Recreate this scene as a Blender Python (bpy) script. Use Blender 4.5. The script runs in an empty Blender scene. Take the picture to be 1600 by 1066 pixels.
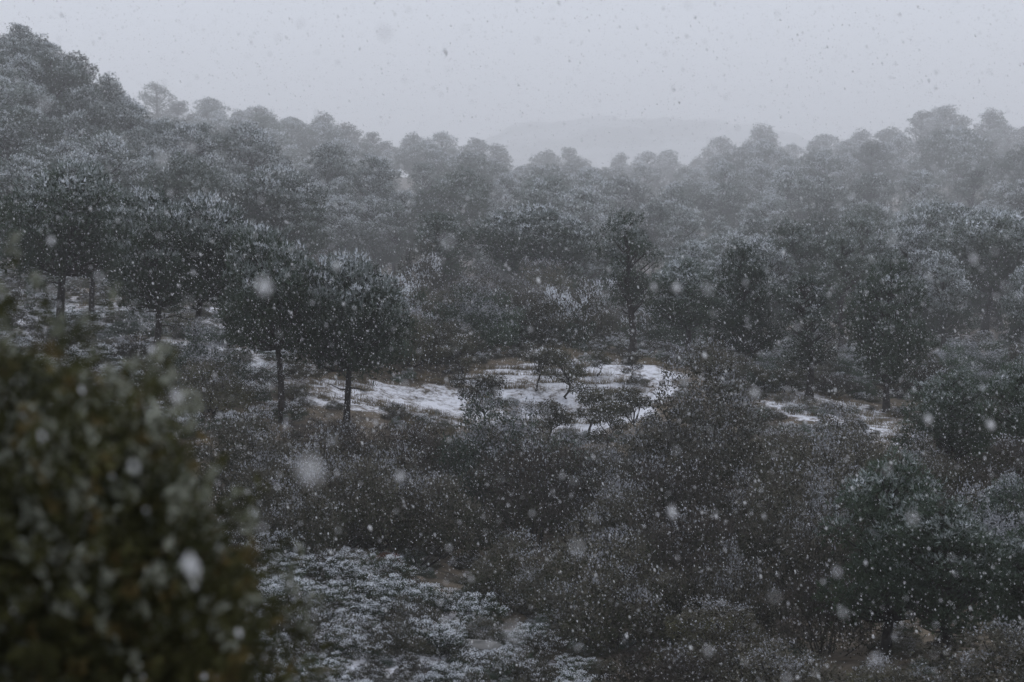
import bpy, math, random
import numpy as np
from mathutils import Matrix, Vector

rng = np.random.default_rng(7)
random.seed(7)
sc = bpy.context.scene
col = sc.collection
R = math.radians

# ------------------------------------------------------------------ camera
F = 3111.0                     # focal length in pixels of the 1600 px wide photograph (70 mm lens)
PITCH = math.atan(203.0 / F)   # the level horizon lies 203 px above the picture centre
cam_d = bpy.data.cameras.new('camera')
cam_d.sensor_width = 36.0
cam_d.lens = 36.0 * F / 1600.0
cam_d.clip_start = 0.2
cam_d.clip_end = 9000.0
cam_d.dof.use_dof = True
cam_d.dof.focus_distance = 72.0
cam_d.dof.aperture_fstop = 2.9
cam = bpy.data.objects.new('camera', cam_d)
col.objects.link(cam)
cam.location = (0, 0, 0)
cam.rotation_euler = (math.pi / 2 - PITCH, 0, 0)
sc.camera = cam

# ------------------------------------------------------------------ sky and light
SUN_EL, SUN_ROT = R(58), R(20)
world = bpy.data.worlds.new('World')
sc.world = world
world.use_nodes = True
nt = world.node_tree
nt.nodes.clear()
out = nt.nodes.new('ShaderNodeOutputWorld')
bg = nt.nodes.new('ShaderNodeBackground')
sky = nt.nodes.new('ShaderNodeTexSky')
sky.sky_type = 'NISHITA'
sky.sun_disc = False
sky.sun_elevation = SUN_EL
sky.sun_rotation = SUN_ROT
sky.air_density = 1.0
sky.dust_density = 4.0
mixw = nt.nodes.new('ShaderNodeMix')
mixw.data_type = 'RGBA'
mixw.inputs[0].default_value = 0.94          # a closed even cloud deck hides nearly all of the clear sky
mixw.inputs[7].default_value = (5.35, 5.72, 6.5, 1)
nt.links.new(sky.outputs[0], mixw.inputs[6])
nt.links.new(mixw.outputs[2], bg.inputs[0])
bg.inputs[1].default_value = 0.10
nt.links.new(bg.outputs[0], out.inputs[0])

sun_d = bpy.data.lights.new('sun', 'SUN')
sun_d.energy = 0.6
sun_d.angle = R(60)
sun_d.color = (1.0, 0.985, 0.96)
sun = bpy.data.objects.new('sun', sun_d)
col.objects.link(sun)
sd = Vector((math.sin(SUN_ROT) * math.cos(SUN_EL), math.cos(SUN_ROT) * math.cos(SUN_EL), math.sin(SUN_EL)))
sun.rotation_euler = sd.to_track_quat('Z', 'Y').to_euler()

sc.view_settings.view_transform = 'Standard'
sc.view_settings.look = 'None'
sc.view_settings.gamma = 1.0
sc.view_settings.exposure = 0.67
sc.view_settings.use_curve_mapping = False
sc.render.engine = 'CYCLES'
sc.cycles.use_denoising = True
sc.cycles.denoiser = 'OPENIMAGEDENOISE'
sc.cycles.denoising_input_passes = 'RGB_ALBEDO_NORMAL'
sc.cycles.denoising_prefilter = 'ACCURATE'
sc.cycles.use_adaptive_sampling = False
sc.cycles.max_bounces = 4
sc.cycles.diffuse_bounces = 2
sc.cycles.glossy_bounces = 1
sc.cycles.volume_bounces = 2
sc.cycles.sample_clamp_indirect = 4.0
sc.render.use_motion_blur = False

# ------------------------------------------------------------------ pixel <-> place
FW = np.array([0, math.cos(PITCH), -math.sin(PITCH)])
UP = np.array([0, math.sin(PITCH), math.cos(PITCH)])


def P(px, py, d):
    """the point at depth d metres seen at photograph pixel (px, py)"""
    px, py, d = np.asarray(px, float), np.asarray(py, float), np.asarray(d, float)
    u, v = (px - 800) / F, -(py - 533) / F
    x = d * u
    y = d * (FW[1] + v * UP[1])
    z = d * (FW[2] + v * UP[2])
    return np.stack([x, y, z], -1)


def to_px(p):
    p = np.asarray(p, float)
    dep = p[..., 1] * FW[1] + p[..., 2] * FW[2]
    up = p[..., 1] * UP[1] + p[..., 2] * UP[2]
    dd = np.maximum(dep, 0.01)
    return 800 + F * p[..., 0] / dd, 533 - F * up / dd, dep


# ------------------------------------------------------------------ value noise
_perm = np.random.default_rng(3).random((256, 256))


def vnoise(x, y):
    xi, yi = np.floor(x).astype(int), np.floor(y).astype(int)
    fx, fy = x - xi, y - yi
    fx, fy = fx * fx * (3 - 2 * fx), fy * fy * (3 - 2 * fy)
    a = _perm[xi & 255, yi & 255]; b = _perm[(xi + 1) & 255, yi & 255]
    c = _perm[xi & 255, (yi + 1) & 255]; d = _perm[(xi + 1) & 255, (yi + 1) & 255]
    return (a * (1 - fx) + b * fx) * (1 - fy) + (c * (1 - fx) + d * fx) * fy


def fbm(x, y, o=4):
    s, a = 0, 0.5
    for i in range(o):
        s = s + a * vnoise(x * 2 ** i + 17.3 * i, y * 2 ** i + 5.1 * i); a *= 0.5
    return s


# ------------------------------------------------------------------ terrain height
CP = [  # (photo x, photo y, depth) of bare ground
    (560, 1066, 38), (760, 1000, 45), (400, 1000, 42), (500, 900, 48), (900, 1010, 46), (1000, 1090, 42),
    (500, 850, 53), (600, 850, 59), (700, 900, 57), (900, 950, 56), (900, 850, 63), (900, 720, 73),
    (1200, 900, 56), (1200, 720, 74), (1400, 1000, 43), (1400, 820, 58), (1550, 1066, 39), (1580, 760, 66),
    (600, 740, 69), (450, 710, 68), (300, 680, 68), (100, 640, 74), (-100, 640, 72), (1750, 1000, 45),
    (455, 612, 78), (560, 612, 82), (700, 625, 84), (850, 600, 87), (940, 566, 92), (1040, 586, 91), (930, 665, 82), (1010, 640, 84),
    (1200, 625, 90), (1400, 668, 84), (1600, 620, 95),
    (90, 525, 88), (243, 535, 84), (0, 470, 100), (-150, 420, 120), (400, 520, 98), (600, 500, 110),
    (690, 482, 120), (850, 530, 112), (990, 545, 106), (1165, 575, 104), (1300, 575, 110), (1450, 560, 115),
    (1600, 500, 135), (1750, 480, 140),
    (60, 340, 140), (300, 380, 150), (500, 400, 160), (700, 420, 170), (900, 430, 180), (1100, 440, 180),
    (1300, 430, 190), (1500, 410, 200), (1700, 400, 200),
    (-150, 135, 165), (40, 150, 165), (150, 205, 165), (215, 262, 170),
    (300, 290, 260), (500, 315, 270), (700, 340, 280), (900, 350, 290), (1100, 350, 290), (1300, 340, 290), (1500, 320, 290),
    (300, 232, 330), (450, 250, 335), (600, 275, 345), (760, 290, 360), (900, 305, 400), (1050, 300, 410),
    (1180, 285, 410), (1300, 280, 400), (1450, 258, 390), (1600, 262, 380), (1800, 250, 380), (100, 225, 330),
]


def far_d(d):
    """the wooded slopes behind the clearing recede faster than the near ground"""
    d = np.asarray(d, float)
    return np.where(d < 100, d * .85, 85 + (d - 100) * 3.0)


pts = [P(c[0], c[1], far_d(c[2])) for c in CP]
pts += [np.array(p) for p in ((0, 0, -1.75), (-1.2, 5, -2.15), (2, 5, -2.6), (0, 12, -4.4), (0, 19, -6.0), (0, 26, -7.3),
                              (-8, 12, -3.6), (10, 14, -5.0), (-11, 24, -6.1), (12, 24, -7.4), (0, -25, 2.0),
                              (-20, 18, -3.6), (20, 18, -6.0), (-30, 38, -5.0), (30, 38, -7.6), (-38, 68, -2.6), (40, 76, -6.4),
                              (-220, 1200, -6), (0, 1240, -14), (260, 1240, -4), (-150, 430, 6), (-340, 1400, -14), (0, 1450, -16), (360, 1400, -12),
                              (500, 930, 22), (-320, 450, 22), (-160, 90, 10), (160, 100, 2))]
pts = np.array(pts)
C0 = np.array([0.0, 150.0]); S0 = 150.0


def _tps(r2):
    return r2 * np.log(r2 + 1e-9)


A = (pts[:, :2] - C0) / S0
n = len(A)
K = _tps(((A[:, None] - A[None]) ** 2).sum(-1)) + np.eye(n) * 2e-4
Pm = np.hstack([np.ones((n, 1)), A])
M_ = np.block([[K, Pm], [Pm.T, np.zeros((3, 3))]])
W_ = np.linalg.solve(M_, np.concatenate([pts[:, 2], np.zeros(3)]))


def ground_z(x, y, rough=True):
    x, y = np.asarray(x, float), np.asarray(y, float)
    xs, ys = np.clip(x, -520, 520), np.clip(y, -30, 1470)
    q = np.stack([(xs - C0[0]) / S0, (ys - C0[1]) / S0], -1).reshape(-1, 2)
    z = np.empty(len(q))
    for i in range(0, len(q), 20000):
        s = q[i:i + 20000]
        z[i:i + 20000] = _tps(((s[:, None] - A[None]) ** 2).sum(-1)) @ W_[:n] + W_[n] + s @ W_[n + 1:]
    z = z.reshape(x.shape)
    far = np.clip((np.hypot(x, y - 500) - 1000) / 400, 0, 1)
    z = z * (1 - far) + (-14) * far
    if rough:
        z = z + (fbm(x * .13, y * .13) - .47) * 1.1 * np.clip(np.hypot(x, y) / 40, 0.1, 1) + (fbm(x * .9 + 40, y * .9) - .47) * .28
    return z


_ds = np.geomspace(12, 1150, 380)


def hit(px, py):
    """depth of the first ground point on the line of sight through a photograph pixel"""
    p = P(np.full_like(_ds, px), np.full_like(_ds, py), _ds)
    g = ground_z(p[:, 0], p[:, 1])
    b = np.nonzero(p[:, 2] <= g)[0]
    if len(b) == 0:
        return None
    k = b[0]
    q = p[k]
    return np.array([q[0], q[1], g[k]]), _ds[k]


# ------------------------------------------------------------------ materials
def mat(name, c1, c2=None, rough=0.9, scale=6.0, var=0.25, bump=0.0, spec=0.2):
    m = bpy.data.materials.new(name)
    m.use_nodes = True
    t = m.node_tree
    b = t.nodes['Principled BSDF']
    b.inputs['Roughness'].default_value = rough
    b.inputs['Specular IOR Level'].default_value = spec
    c2 = c2 or tuple(v * 1.6 for v in c1)
    tc = t.nodes.new('ShaderNodeTexCoord')
    nz = t.nodes.new('ShaderNodeTexNoise')
    nz.inputs['Scale'].default_value = scale
    nz.inputs['Detail'].default_value = 3
    t.links.new(tc.outputs['Object'], nz.inputs['Vector'])
    rp = t.nodes.new('ShaderNodeValToRGB')
    rp.color_ramp.elements[0].position = 0.36
    rp.color_ramp.elements[1].position = 0.64
    rp.color_ramp.elements[0].color = (*c1, 1)
    rp.color_ramp.elements[1].color = (*c2, 1)
    t.links.new(nz.outputs['Fac'], rp.inputs['Fac'])
    oi = t.nodes.new('ShaderNodeObjectInfo')
    mr = t.nodes.new('ShaderNodeMapRange')
    mr.inputs['To Min'].default_value = 1 - var
    mr.inputs['To Max'].default_value = 1 + var
    t.links.new(oi.outputs['Random'], mr.inputs['Value'])
    hs = t.nodes.new('ShaderNodeHueSaturation')
    t.links.new(rp.outputs['Color'], hs.inputs['Color'])
    t.links.new(mr.outputs['Result'], hs.inputs['Value'])
    t.links.new(hs.outputs['Color'], b.inputs['Base Color'])
    if bump:
        bp = t.nodes.new('ShaderNodeBump')
        bp.inputs['Strength'].default_value = bump
        bp.inputs['Distance'].default_value = 0.05
        t.links.new(nz.outputs['Fac'], bp.inputs['Height'])
        t.links.new(bp.outputs['Normal'], b.inputs['Normal'])
    return m


M = dict(
    needle=mat('needle', (.018, .028, .015), (.036, .050, .026), scale=1.2, var=.3),
    needle2=mat('needle_pale', (.048, .070, .050), (.075, .100, .070), scale=1.2, var=.25),
    frost=mat('frosted_needle', (.17, .195, .185), (.30, .33, .32), scale=1.5, var=.15),
    snow=mat('snow', (.66, .69, .74), (.78, .80, .84), scale=2, var=.04, rough=.8),
    bark=mat('bark', (.016, .013, .011), (.040, .033, .028), scale=9, var=.2, bump=.6),
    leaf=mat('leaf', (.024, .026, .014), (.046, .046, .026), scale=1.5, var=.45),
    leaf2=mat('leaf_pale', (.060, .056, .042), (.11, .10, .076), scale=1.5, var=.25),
    leafg=mat('leaf_green', (.026, .042, .026), (.05, .072, .042), scale=1.5, var=.3),
    leafo=mat('leaf_olive', (.045, .046, .022), (.085, .080, .040), scale=1.5, var=.3),
    twig=mat('twig', (.035, .030, .024), (.075, .064, .053), scale=6, var=.2),
    red=mat('rust_leaf', (.085, .032, .018), (.13, .055, .03), scale=2, var=.1),
    grass=mat('dry_grass', (.11, .085, .05), (.21, .175, .115), scale=2, var=.2),
    juniper=mat('juniper', (.030, .032, .010), (.075, .073, .024), scale=5, var=.1),
    frostj=mat('juniper_frost', (.17, .18, .13), (.34, .35, .29), scale=5, var=.1),
    juniper2=mat('juniper_tip', (.085, .066, .022), (.14, .10, .035), scale=5, var=.1),
    rock=mat('tan_rock', (.36, .27, .20), (.50, .40, .31), scale=3, var=.05, bump=.5),
    greyrock=mat('grey_rock', (.06, .06, .06), (.12, .118, .115), scale=4, var=.05, bump=.6),
    flake=mat('snowflake', (.93, .94, .96), (.96, .965, .98), scale=2, var=.02),
)


# ------------------------------------------------------------------ mesh helpers
class MB:
    def __init__(s):
        s.v, s.f, s.m, s.nv = [], [], [], 0

    def tris(s, v, mi):
        """v: (N,3,3) triangles"""
        k = len(v)
        if k == 0:
            return
        s.v.append(np.asarray(v, float).reshape(-1, 3))
        s.f.append(np.arange(3 * k).reshape(k, 3) + s.nv)
        s.m.append(np.full(k, mi) if np.isscalar(mi) else np.asarray(mi))
        s.nv += 3 * k

    def mesh_part(s, v, f, mi=0):
        v, f = np.asarray(v, float), np.asarray(f, int)
        s.v.append(v); s.f.append(f + s.nv); s.m.append(np.full(len(f), mi)); s.nv += len(v)

    def tube(s, path, rad, mi=0, sides=6):
        path, rad = np.asarray(path, float), np.asarray(rad, float)
        k = len(path)
        t = np.gradient(path, axis=0)
        t /= np.linalg.norm(t, axis=1)[:, None] + 1e-9
        ref = np.where(np.abs(t[:, 2:3]) > .9, np.array([[1., 0, 0]]), np.array([[0, 0, 1.]]))
        a = np.cross(t, ref); a /= np.linalg.norm(a, axis=1)[:, None]
        b = np.cross(t, a)
        an = np.linspace(0, 2 * np.pi, sides, endpoint=False)
        v = (path[:, None] + rad[:, None, None] * (np.cos(an)[None, :, None] * a[:, None] + np.sin(an)[None, :, None] * b[:, None])).reshape(-1, 3)
        f = []
        for i in range(k - 1):
            for j in range(sides):
                p, q = i * sides + j, i * sides + (j + 1) % sides
                f += [(p, q, q + sides), (p, q + sides, p + sides)]
        s.mesh_part(v, f, mi)

    def build(s, name, mats, smooth=False):
        v, f, m = np.concatenate(s.v), np.concatenate(s.f), np.concatenate(s.m)
        me = bpy.data.meshes.new(name)
        me.vertices.add(len(v)); me.loops.add(len(f) * 3); me.polygons.add(len(f))
        me.vertices.foreach_set('co', v.astype(np.float32).ravel())
        me.loops.foreach_set('vertex_index', f.astype(np.int32).ravel())
        me.polygons.foreach_set('loop_start', np.arange(0, len(f) * 3, 3, dtype=np.int32))
        for x in mats:
            me.materials.append(x)
        me.polygons.foreach_set('material_index', m.astype(np.int32))
        if smooth:
            me.polygons.foreach_set('use_smooth', np.ones(len(f), bool))
        me.update(calc_edges=True)
        return me


def unit(v):
    return v / (np.linalg.norm(v, axis=-1, keepdims=True) + 1e-9)


def blades(r, p, d, L, W):
    """slender triangles from p along d"""
    k = len(p)
    side = unit(np.cross(d, r.normal(size=(k, 3)))) * (W * r.uniform(.6, 1.4, k))[:, None] / 2
    L = (L * r.uniform(.7, 1.3, k))[:, None]
    return np.stack([p - side, p + side, p + d * L], 1)


def leaves(r, p, d, L, W):
    """broader leaf triangles centred on p"""
    k = len(p)
    side = unit(np.cross(d, r.normal(size=(k, 3)))) * (W * r.uniform(.6, 1.4, k))[:, None] / 2
    L = (L * r.uniform(.6, 1.4, k))[:, None]
    return np.stack([p - side - d * L * .4, p + side - d * L * .3, p + d * L * .6], 1)


def link(name, me, parent=None):
    o = bpy.data.objects.new(name, me)
    col.objects.link(o)
    o.parent = parent
    return o


def tag(o, label=None, cat=None, group=None, kind=None):
    if label: o['label'] = label
    if cat: o['category'] = cat
    if group: o['group'] = group
    if kind: o['kind'] = kind
    return o


# ------------------------------------------------------------------ ground
def axis(lo, hi, dense_lo, dense_hi, step, grow=1.12):
    a = list(np.arange(dense_lo, dense_hi, step))
    s, v = step, dense_hi
    while v < hi:
        a.append(v); s *= grow; v += s
    a.append(hi)
    s, v = step * grow, dense_lo - step
    while v > lo:
        a.insert(0, v); s *= grow; v -= s
    a.insert(0, lo)
    return np.array(a)


gx = axis(-4400, 4400, -40, 40, .5, 1.10)
gy = axis(-500, 6000, 24, 112, .4, 1.05)
GX, GY = np.meshgrid(gx, gy)
GZ = ground_z(GX, GY)


def poly_mask(px, py, poly):
    ins = np.zeros(px.shape, bool)
    k = len(poly)
    for i in range(k):
        x1, y1 = poly[i]; x2, y2 = poly[(i + 1) % k]
        c = ((y1 > py) != (y2 > py)) & (px < (x2 - x1) * (py - y1) / ((y2 - y1) or 1e-9) + x1)
        ins ^= c
    return ins


CLEAR1 = [(440, 588), (560, 586), (640, 600), (700, 588), (790, 570), (880, 552), (980, 556), (1060, 576), (1050, 625), (1010, 655), (900, 680), (820, 690), (730, 668), (650, 650), (560, 636), (450, 622)]
CLEAR2 = [(1150, 600), (1240, 612), (1330, 630), (1430, 660), (1420, 700), (1330, 690), (1220, 645)]
NEAR_SNOW = [(380, 900), (450, 860), (600, 905), (760, 965), (900, 1050), (960, 1150), (300, 1150)]
LEFT_SNOW = [(-100, 440), (200, 470), (420, 500), (470, 600), (250, 590), (-100, 560)]
MID_SNOW = [(580, 420), (720, 470), (860, 500), (840, 540), (640, 520), (560, 470)]


def snow_amount(x, y, z):
    px, py, dep = to_px(np.stack([x, y, z], -1))
    jx, jy = (fbm(x * .35, y * .35) - .47) * 60, (fbm(x * .35 + 9, y * .35) - .47) * 40
    s = np.full(x.shape, .20)
    s = np.where(poly_mask(px + jx, py + jy, LEFT_SNOW), .55, s)
    s = np.where(poly_mask(px + jx, py + jy, MID_SNOW), .44, s)
    s = np.where(poly_mask(px + jx, py + jy, NEAR_SNOW) & (dep < 52), .56, s)
    s = np.where(poly_mask(px + jx, py + jy, CLEAR2), .57, s)
    s = np.where(poly_mask(px + jx, py + jy, CLEAR1), np.where(px > 770, .60, .57), s)
    return np.where(dep > 125, .36, s)


gv = np.stack([GX, GY, GZ], -1).reshape(-1, 3)
ny_, nx_ = GX.shape
ii = np.arange(ny_ * nx_).reshape(ny_, nx_)
quad = np.stack([ii[:-1, :-1], ii[:-1, 1:], ii[1:, 1:], ii[1:, :-1]], -1).reshape(-1, 4)
gm = bpy.data.meshes.new('ground')
gm.from_pydata(gv.tolist(), [], quad.tolist())
gm.polygons.foreach_set('use_smooth', np.ones(len(quad), bool))
at = gm.attributes.new('snow', 'FLOAT', 'POINT')
at.data.foreach_set('value', snow_amount(GX, GY, GZ).astype(np.float32).ravel())

mg = bpy.data.materials.new('hillside')
mg.use_nodes = True
t = mg.node_tree
b = t.nodes['Principled BSDF']
b.inputs['Roughness'].default_value = .9
b.inputs['Specular IOR Level'].default_value = .15
tc = t.nodes.new('ShaderNodeTexCoord')


def noise(scale, detail=5, stretch=None, rough=.6):
    nz = t.nodes.new('ShaderNodeTexNoise')
    nz.inputs['Scale'].default_value = scale
    nz.inputs['Detail'].default_value = detail
    nz.inputs['Roughness'].default_value = rough
    if stretch:
        mp = t.nodes.new('ShaderNodeMapping')
        mp.inputs['Scale'].default_value = stretch
        t.links.new(tc.outputs['Object'], mp.inputs['Vector'])
        t.links.new(mp.outputs[0], nz.inputs['Vector'])
    else:
        t.links.new(tc.outputs['Object'], nz.inputs['Vector'])
    return nz


def math_(op, a, b_):
    m = t.nodes.new('ShaderNodeMath'); m.operation = op
    for i, s in enumerate((a, b_)):
        if isinstance(s, (int, float)): m.inputs[i].default_value = s
        else: t.links.new(s, m.inputs[i])
    return m.outputs[0]


sa = t.nodes.new('ShaderNodeAttribute'); sa.attribute_name = 'snow'
n1 = noise(.9, 8, (1, .75, 1), .78)
n2 = noise(4.5, 5, (1, .8, 1), .75)
nn = math_('ADD', math_('MULTIPLY', n1.outputs['Fac'], .6), math_('MULTIPLY', n2.outputs['Fac'], .4))
th = math_('SUBTRACT', math_('ADD', sa.outputs['Fac'], math_('MULTIPLY', math_('SUBTRACT', nn, .5), 2.3)), .5)
mr = t.nodes.new('ShaderNodeMapRange')
mr.inputs['From Min'].default_value = -.10
mr.inputs['From Max'].default_value = .16
t.links.new(th, mr.inputs['Value'])
n3 = noise(2.3, 6)
rp = t.nodes.new('ShaderNodeValToRGB')
rp.color_ramp.elements[0].color = (.028, .024, .018, 1); rp.color_ramp.elements[0].position = .32
rp.color_ramp.elements[1].color = (.135, .105, .075, 1); rp.color_ramp.elements[1].position = .72
t.links.new(n3.outputs['Fac'], rp.inputs['Fac'])
mx = t.nodes.new('ShaderNodeMix'); mx.data_type = 'RGBA'
t.links.new(mr.outputs[0], mx.inputs[0])
t.links.new(rp.outputs[0], mx.inputs[6])
mx.inputs[7].default_value = (.58, .59, .64, 1)
t.links.new(mx.outputs[2], b.inputs['Base Color'])
bp = t.nodes.new('ShaderNodeBump')
bp.inputs['Strength'].default_value = .8
bp.inputs['Distance'].default_value = .12
t.links.new(nn, bp.inputs['Height'])
t.links.new(bp.outputs[0], b.inputs['Normal'])
gm.materials.append(mg)
ground = tag(link('ground', gm), kind='structure')

# the far hill, a snow-patched rounded mountain 1.4 km off
hx = np.linspace(-1, 1, 90); hy = np.linspace(0, 1, 40)
HX, HY = np.meshgrid(hx, hy)
prof_px = np.array([560, 690, 735, 765, 800, 860, 950, 1050, 1110, 1160, 1250, 1400, 1700])
prof_py = np.array([345, 285, 245, 217, 201, 192, 189, 194, 194, 201, 222, 260, 345])
dH = 3300.
PX = 1130 + HX * 570
top = np.interp(PX, prof_px, prof_py)
zt = P(PX, top, np.full_like(PX, dH))[..., 2]
zb = -16.
prof = np.sin(np.clip(HY, 0, 1) * np.pi)
HYw = 2900 + HY * 800
HXw = (PX - 800) / F * dH
HZ = zb + (zt - zb) * prof ** .8 + (fbm(HXw * .02, HYw * .02) - .47) * 34 * prof
hv = np.stack([HXw, HYw, HZ], -1).reshape(-1, 3)
ii = np.arange(HX.size).reshape(HX.shape)
quad = np.stack([ii[:-1, :-1], ii[:-1, 1:], ii[1:, 1:], ii[1:, :-1]], -1).reshape(-1, 4)
hm = bpy.data.meshes.new('hill')
hm.from_pydata(hv.tolist(), [], quad.tolist())
hm.polygons.foreach_set('use_smooth', np.ones(len(quad), bool))
mh = bpy.data.materials.new('far_hillside')
mh.use_nodes = True
t = mh.node_tree
tc = t.nodes.new('ShaderNodeTexCoord')
b = t.nodes['Principled BSDF']; b.inputs['Roughness'].default_value = 1
nz = noise(.006, 7, (1, 2.0, 3), .7)
rp = t.nodes.new('ShaderNodeValToRGB')
rp.color_ramp.elements[0].position = .44; rp.color_ramp.elements[0].color = (.09, .10, .10, 1)
rp.color_ramp.elements[1].position = .56; rp.color_ramp.elements[1].color = (.34, .355, .37, 1)
t.links.new(nz.outputs['Fac'], rp.inputs[0]); t.links.new(rp.outputs[0], b.inputs['Base Color'])
hm.materials.append(mh)
tag(link('hill', hm), kind='structure')


# ------------------------------------------------------------------ pines
def make_pine(seed, H, Rr, base, profile, n_clump, dust, lean=(0, 0), dens=1.0, n_lobe=12, asym=0.0):
    """trunk mesh and crown mesh of one pine; the crown is made of needle tufts gathered in clumps on limbs"""
    r = np.random.default_rng(seed)
    tb, cb = MB(), MB()
    k = 9
    tt = np.linspace(0, 1, k)
    wob = np.cumsum(r.normal(0, .012 * H, (k, 2)), 0); wob -= wob[0]
    path = np.stack([wob[:, 0] + lean[0] * tt ** 1.5, wob[:, 1] + lean[1] * tt ** 1.5, tt * H * .93], -1)
    path[0, 2] = -.5
    rad = H * .030 * (1 - .78 * tt) * np.where(tt == 0, 1.7, 1)
    tb.tube(path, rad, 0, 8)

    def axis_at(z):
        return np.stack([np.interp(z, path[:, 2], path[:, i]) for i in range(3)], -1)
    zc0 = base * H
    cl = []
    tries = 0
    lobes = []
    for i in range(n_lobe):
        tq = (i + r.uniform(.1, .9)) / n_lobe
        a = i * 2.4 + r.uniform(-.5, .5)
        fr = r.uniform(.45, .85) * (1 if tq < .85 else .4)
        q = axis_at(zc0 + tq * (H - zc0) * .93)
        rp_ = Rr * np.interp(tq, *profile) * fr
        lobes.append((q + np.array([math.cos(a) * rp_, math.sin(a) * rp_, 0]), Rr * r.uniform(.30, .50)))
    while len(cl) < n_clump and tries < 12000:
        tries += 1
        tq = r.beta(1.25, 1.1)
        rp_ = Rr * np.interp(tq, *profile)
        a = r.uniform(0, 2 * np.pi)
        rp_ *= 1 + asym * math.cos(a - 1.0) + .12 * math.sin(3 * a + seed)
        fr = r.uniform(.1, 1.12) ** .6
        z = zc0 + tq * (H - zc0) * .93
        c = axis_at(z) + np.array([math.cos(a) * rp_ * fr, math.sin(a) * rp_ * fr, -.10 * Rr * fr ** 2])
        c[2] = z - .10 * Rr * fr ** 2
        rc = Rr * r.uniform(.17, .31) * (1.0 - .15 * tq)
        if not any(np.linalg.norm((c - q) * (1, 1, 1.35)) < ql for q, ql in lobes):
            continue
        if all(np.linalg.norm((c - q[0]) * (1, 1, 1.3)) > .60 * (rc + q[1]) for q in cl):
            cl.append((c, rc, tq, fr))
    for i in range(6):       # short dead limbs under the crown
        z0 = r.uniform(.55, 1.0) * zc0
        a = r.uniform(0, 6.28)
        L_ = Rr * r.uniform(.2, .6)
        p0 = axis_at(z0)
        u = np.linspace(0, 1, 4)[:, None]
        e_ = p0 + np.array([math.cos(a) * L_, math.sin(a) * L_, r.uniform(-.1, .25) * L_])
        tb.tube(p0 + (e_ - p0) * u + r.normal(0, .02 * Rr, (4, 3)) * u, H * .005 * (1 - .8 * u[:, 0]), 0, 4)
    cen = axis_at(zc0 + .25 * (H - zc0))
    for c, rc, tq, fr in cl:
        # a limb out to the clump
        if r.random() < .75:
            z0 = max(zc0 * .9, c[2] - .55 * np.linalg.norm((c - axis_at(c[2]))[:2]) - .1 * Rr)
            p0 = axis_at(z0)
            mid = (p0 + c) / 2 + r.normal(0, .06 * Rr, 3) + np.array([0, 0, -.08 * Rr])
            u = np.linspace(0, 1, 6)[:, None]
            pth = (1 - u) ** 2 * p0 + 2 * u * (1 - u) * mid + u ** 2 * c
            tb.tube(pth, H * .0095 * (1 - .75 * u[:, 0]), 0, 5)
        load = r.normal(0, .12)
        nt_ = int(95 * dens * (rc / (Rr * .22)) ** 2)
        d = unit(r.normal(size=(nt_, 3)))
        keep = (d[:, 2] > -.35) | (r.random(nt_) < .45)
        d = d[keep]
        lump = 1 + .22 * np.sin(d[:, 0] * 5 + seed) * np.sin(d[:, 1] * 4.3 + c[0] * 3) + .1 * r.normal(size=len(d))
        rr = r.uniform(.45, 1.0, len(d)) ** .55 * lump * np.where(r.random(len(d)) < .06, r.uniform(1.1, 1.45, len(d)), 1)
        p = c + d * rr[:, None] * rc * np.array([1.1, 1.1, .80])
        od = unit(d * .8 + np.array([0, 0, .45]) + r.normal(0, .25, d.shape))
        # snow settles on tufts of the upper side
        g = unit((p - cen) / np.array([1, 1, .8]))
        w = load + d[:, 2] * .36 + g[:, 2] * .48 + .22 * r.random(len(d)) + .45 * (fbm(p[:, 0] * 1.3, p[:, 1] * 1.3) - .47)
        lvl = np.digitize(w, [.40 - .2 * dust, .82 - .50 * dust, 1.10 - .50 * dust])   # 0 dark 1 pale 2 frost 3 snow
        lvl = np.where((lvl == 0) & (r.random(len(d)) < .15), 1, lvl)
        for q in range(4):
            dd = unit(od + r.normal(0, .55, od.shape))
            lv = lvl if q != 3 else np.maximum(lvl - 1, 0)
            cb.tris(blades(r, p, dd, np.where(lv == 3, .13, .19) * Rr / 2.4, np.where(lv >= 2, .056, .042) * Rr / 2.4), lv)
    tm = tb.build('trunk', [M['bark']], True)
    cm = cb.build('crown', [M['needle'], M['needle2'], M['frost'], M['snow']])
    return tm, cm, H, Rr


PR_UMB = ([0, .15, .35, .65, .88, 1], [.42, .85, 1, .90, .58, .25])
PR_RND = ([0, .2, .5, .8, 1], [.55, .95, 1, .72, .22])
PR_OVAL = ([0, .2, .5, .8, 1], [.5, .85, 1, .8, .3])
PR_CONE = ([0, .15, .5, .8, 1], [.7, 1, .85, .5, .12])
PINES = {
    'umbrella': make_pine(11, 7.0, 2.9, .43, PR_UMB, 105, .42, (.5, 0), asym=.12),
    'round': make_pine(12, 7.0, 2.5, .36, PR_RND, 105, .45, (-.2, .2)),
    'broad': make_pine(13, 7.0, 3.2, .41, PR_UMB, 115, .55, (.2, -.2), asym=-.1),
    'oval': make_pine(14, 7.6, 1.9, .28, PR_OVAL, 85, .25, (.1, 0), dens=.9),
    'sparse': make_pine(15, 7.4, 1.8, .34, PR_OVAL, 62, .15, (-.15, 0), dens=.85),
    'full': make_pine(16, 7.0, 2.5, .16, PR_RND, 115, .80, (.1, .1)),
    'full_b': make_pine(17, 7.0, 2.3, .14, PR_OVAL, 110, .62, (-.1, .1)),
    'cone': make_pine(18, 7.5, 2.2, .15, PR_CONE, 100, .50, (0, .1)),
    'dark': make_pine(19, 7.0, 2.5, .22, PR_RND, 105, .05, (0, .1)),
}


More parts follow.
